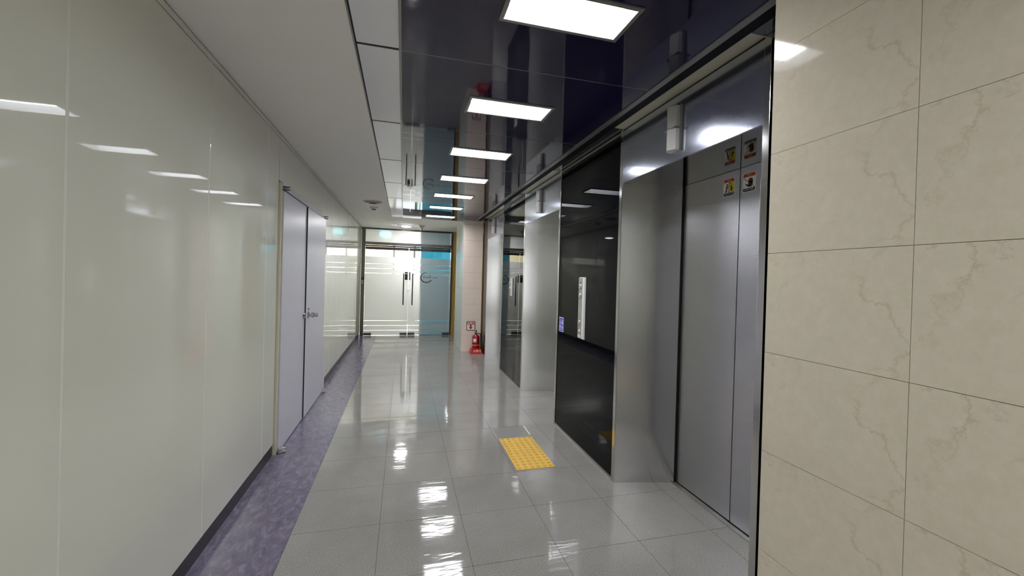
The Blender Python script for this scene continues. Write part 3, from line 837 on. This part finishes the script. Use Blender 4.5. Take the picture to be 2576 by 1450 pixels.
lathe('cylinder', [(0.066, 0.0), (0.070, 0.006), (0.070, 0.185), (0.066, 0.212), (0.052, 0.236), (0.030, 0.250), (0.020, 0.254)], (ecx, ecy, 0.094), 'ext_red', fx, 40)
lathe('yellow_band', [(0.0705, 0.0), (0.0708, 0.001), (0.0708, 0.011), (0.0705, 0.012)], (ecx, ecy, 0.146), 'ext_yellow', fx, 40)
v, f = [], []
for i in range(9):
    a = math.radians(218 + 52 * i / 8)
    for z in (0.208, 0.272): v.append((ecx + 0.0712 * math.cos(a), ecy + 0.0712 * math.sin(a), z))
for i in range(8): f.append((2 * i, 2 * i + 2, 2 * i + 3, 2 * i + 1))
lb = mesh_obj('paper_label', v, f, 'ink_white', fx)
v, f = [], []
for a0, z0, da, dz in ((223, 0.258, 30, 0.007), (223, 0.246, 42, 0.003), (223, 0.238, 42, 0.003), (223, 0.230, 26, 0.003), (223, 0.216, 12, 0.008), (252, 0.216, 12, 0.008)):
    b = len(v)
    for a in (a0, a0 + da):
        for z in (z0, z0 + dz): v.append((ecx + 0.0722 * math.cos(math.radians(a)), ecy + 0.0722 * math.sin(math.radians(a)), z))
    f.append((b, b + 2, b + 3, b + 1))
mesh_obj('label_print', v, f, 'ink_black', lb)
lathe('valve', [(0.018, 0), (0.018, 0.012), (0.012, 0.016), (0.012, 0.03)], (ecx, ecy, 0.347), 'black_metal', fx, 20)
lathe('gauge', [(0.012, 0), (0.012, -0.008), (0.010, -0.010)], (ecx + 0.004, ecy - 0.012, 0.362), 'chrome', fx, 18, 'y')
prism = [(ecx - 0.012, 0.362), (ecx + 0.014, 0.362), (ecx + 0.012, 0.385), (ecx + 0.018, 0.418), (ecx + 0.008, 0.424), (ecx - 0.006, 0.414), (ecx - 0.004, 0.388)]
n_ = len(prism)
mesh_obj('squeeze_lever', [(a, ecy - 0.009, b) for a, b in prism] + [(a, ecy + 0.009, b) for a, b in prism],
         [tuple(range(n_)), tuple(range(n_, 2 * n_))[::-1]] + [(i, (i + 1) % n_, n_ + (i + 1) % n_, n_ + i) for i in range(n_)], 'black_plastic', fx)
tube('carry_handle', [(ecx - 0.008, ecy, 0.362), (ecx - 0.022, ecy, 0.374), (ecx - 0.030, ecy, 0.392)], 0.005, 'black_metal', fx, 8)
hose = [(ecx + 0.012, ecy, 0.36)]
for i in range(12):
    a = math.pi * 0.55 - math.pi * 0.62 * i / 11
    hose.append((ecx + 0.045 + 0.043 * math.cos(a), ecy - 0.01, 0.318 + 0.045 * math.sin(a)))
hose += [(ecx + 0.086, ecy - 0.012, 0.26), (ecx + 0.083, ecy - 0.014, 0.20)]
tube('hose', hose, 0.0085, 'black_plastic', fx, 10)

S = 0.168
sg = decal('extinguisher_sign', (1.258, 7.870, 0.487), '-y', rrect(S, S * 1.03, 0.014), 0.003, 'ink_black', [
    ('poly', 'ink_white', 1, rrect(S - 0.022, S * 1.03 - 0.022, 0.006)),
    ('poly', 'ink_red', 2, [(-0.070, 0.024), (0.070, 0.024), (0.070, 0.072), (-0.070, 0.072)]),
    ('text', 'ink_white', 3, (0, 0.047), '소화기', 0.052, dict(bold=0.001)),
    ('poly', 'ink_red', 2, [(-0.016, 0.024), (0.016, 0.024), (0.016, -0.026), (0.042, -0.026), (0.0, -0.064), (-0.042, -0.026), (-0.016, -0.026)]),
    ('strip', 'ink_grey', 2, arc_poly(-0.044, 0.000, 0.012, 0.016, 60, 210, 12)),
    ('strip', 'ink_grey', 2, arc_poly(0.044, 0.000, 0.012, 0.016, -30, 120, 12)),
])
tag(sg, 'square black bordered sign with a red arrow on the column above the fire extinguisher', 'sign')

# ---- ceiling fittings over the white ceiling
vt = empty('air_vent', (-0.456, 6.48, ZC), 'round grey air vent in the white ceiling', 'vent')
lathe('outer_ring', [(0.135, 0.0), (0.135, -0.004), (0.118, -0.012), (0.104, -0.006), (0.100, 0.0)], (-0.456, 6.48, ZC), 'vent_grey', vt, 40)
lathe('inner_throat', [(0.104, -0.001), (0.096, -0.004), (0.080, -0.003)], (-0.456, 6.48, ZC), 'vent_dark', vt, 40)
lathe('centre_disc', [(0.078, -0.004), (0.080, -0.016), (0.066, -0.022), (0.030, -0.023)], (-0.456, 6.48, ZC), 'vent_grey', vt, 40)
for r in (0.055, 0.035):
    lathe('disc_groove', [(r + 0.006, -0.0232), (r + 0.006, -0.0242), (r, -0.0242), (r, -0.0232)], (-0.456, 6.48, ZC), 'vent_dark', vt, 32)
dt = empty('smoke_detector', (-0.478, 7.02, ZC), 'small white smoke detector on the ceiling beyond the round vent', 'smoke detector')
lathe('detector_base', [(0.062, 0.0), (0.062, -0.016), (0.050, -0.026), (0.034, -0.030)], (-0.478, 7.02, ZC), 'detector_white', dt, 32)
lathe('sensor_slot', [(0.032, -0.028), (0.032, -0.042)], (-0.478, 7.02, ZC), 'ink_black', dt, 24)
lathe('sensor_cap', [(0.034, -0.042), (0.034, -0.048), (0.024, -0.052)], (-0.478, 7.02, ZC), 'detector_white', dt, 24)

dl = empty('downlight', (0.035, 9.32, ZC), 'lit round white downlight on the ceiling before the glass doors', 'ceiling light')
lathe('rim', [(0.118, 0.0), (0.118, -0.012), (0.108, -0.016), (0.104, -0.010)], (0.035, 9.32, ZC), 'white_enamel', dl, 36)
lathe('lens', [(0.104, -0.008), (0.098, -0.022), (0.07, -0.034), (0.03, -0.040)], (0.035, 9.32, ZC), 'downlight_glow', dl, 36)
sl = empty('spotlight', (0.348, 9.1, ZC), 'unlit grey funnel shaped spotlight on the ceiling beside the lit downlight', 'spotlight')
lathe('shade', [(0.073, 0.0), (0.072, -0.006), (0.040, -0.050), (0.022, -0.066), (0.018, -0.112)], (0.348, 9.1, ZC), 'vent_grey', sl, 28)
lathe('collar', [(0.078, 0.0), (0.078, -0.004), (0.074, -0.006)], (0.348, 9.1, ZC), 'white_enamel', sl, 28)
sk = empty('sprinkler', (-0.135, 9.15, ZC), 'tiny white ceiling sprinkler beside the lit downlight', 'sprinkler')
lathe('escutcheon', [(0.036, 0.0), (0.036, -0.006), (0.016, -0.012)], (-0.135, 9.15, ZC), 'white_enamel', sk, 24)
lathe('sprinkler_head', [(0.009, -0.010), (0.009, -0.026), (0.016, -0.028), (0.016, -0.031)], (-0.135, 9.15, ZC), 'chrome', sk, 18)

# ---- card reader on the left door post
cr = empty('card_reader', (-0.893, YE - 0.035, 1.165), 'black card reader with silver keypad on the post left of the glass doors', 'card reader')
box('reader_body', (-0.928, -0.858), (YE - 0.066, YE - 0.035), (1.165, 1.345), 'black_plastic', cr, 0.004)
box('keypad', (-0.915, -0.873), (YE - 0.070, YE - 0.066), (1.180, 1.275), 'panel_silver', cr, 0.001)
for i in range(3): box('key_row', (-0.911, -0.877), (YE - 0.072, YE - 0.070), (1.190 + i * 0.027, 1.208 + i * 0.027), 'grey_plastic', cr, 0.0005)
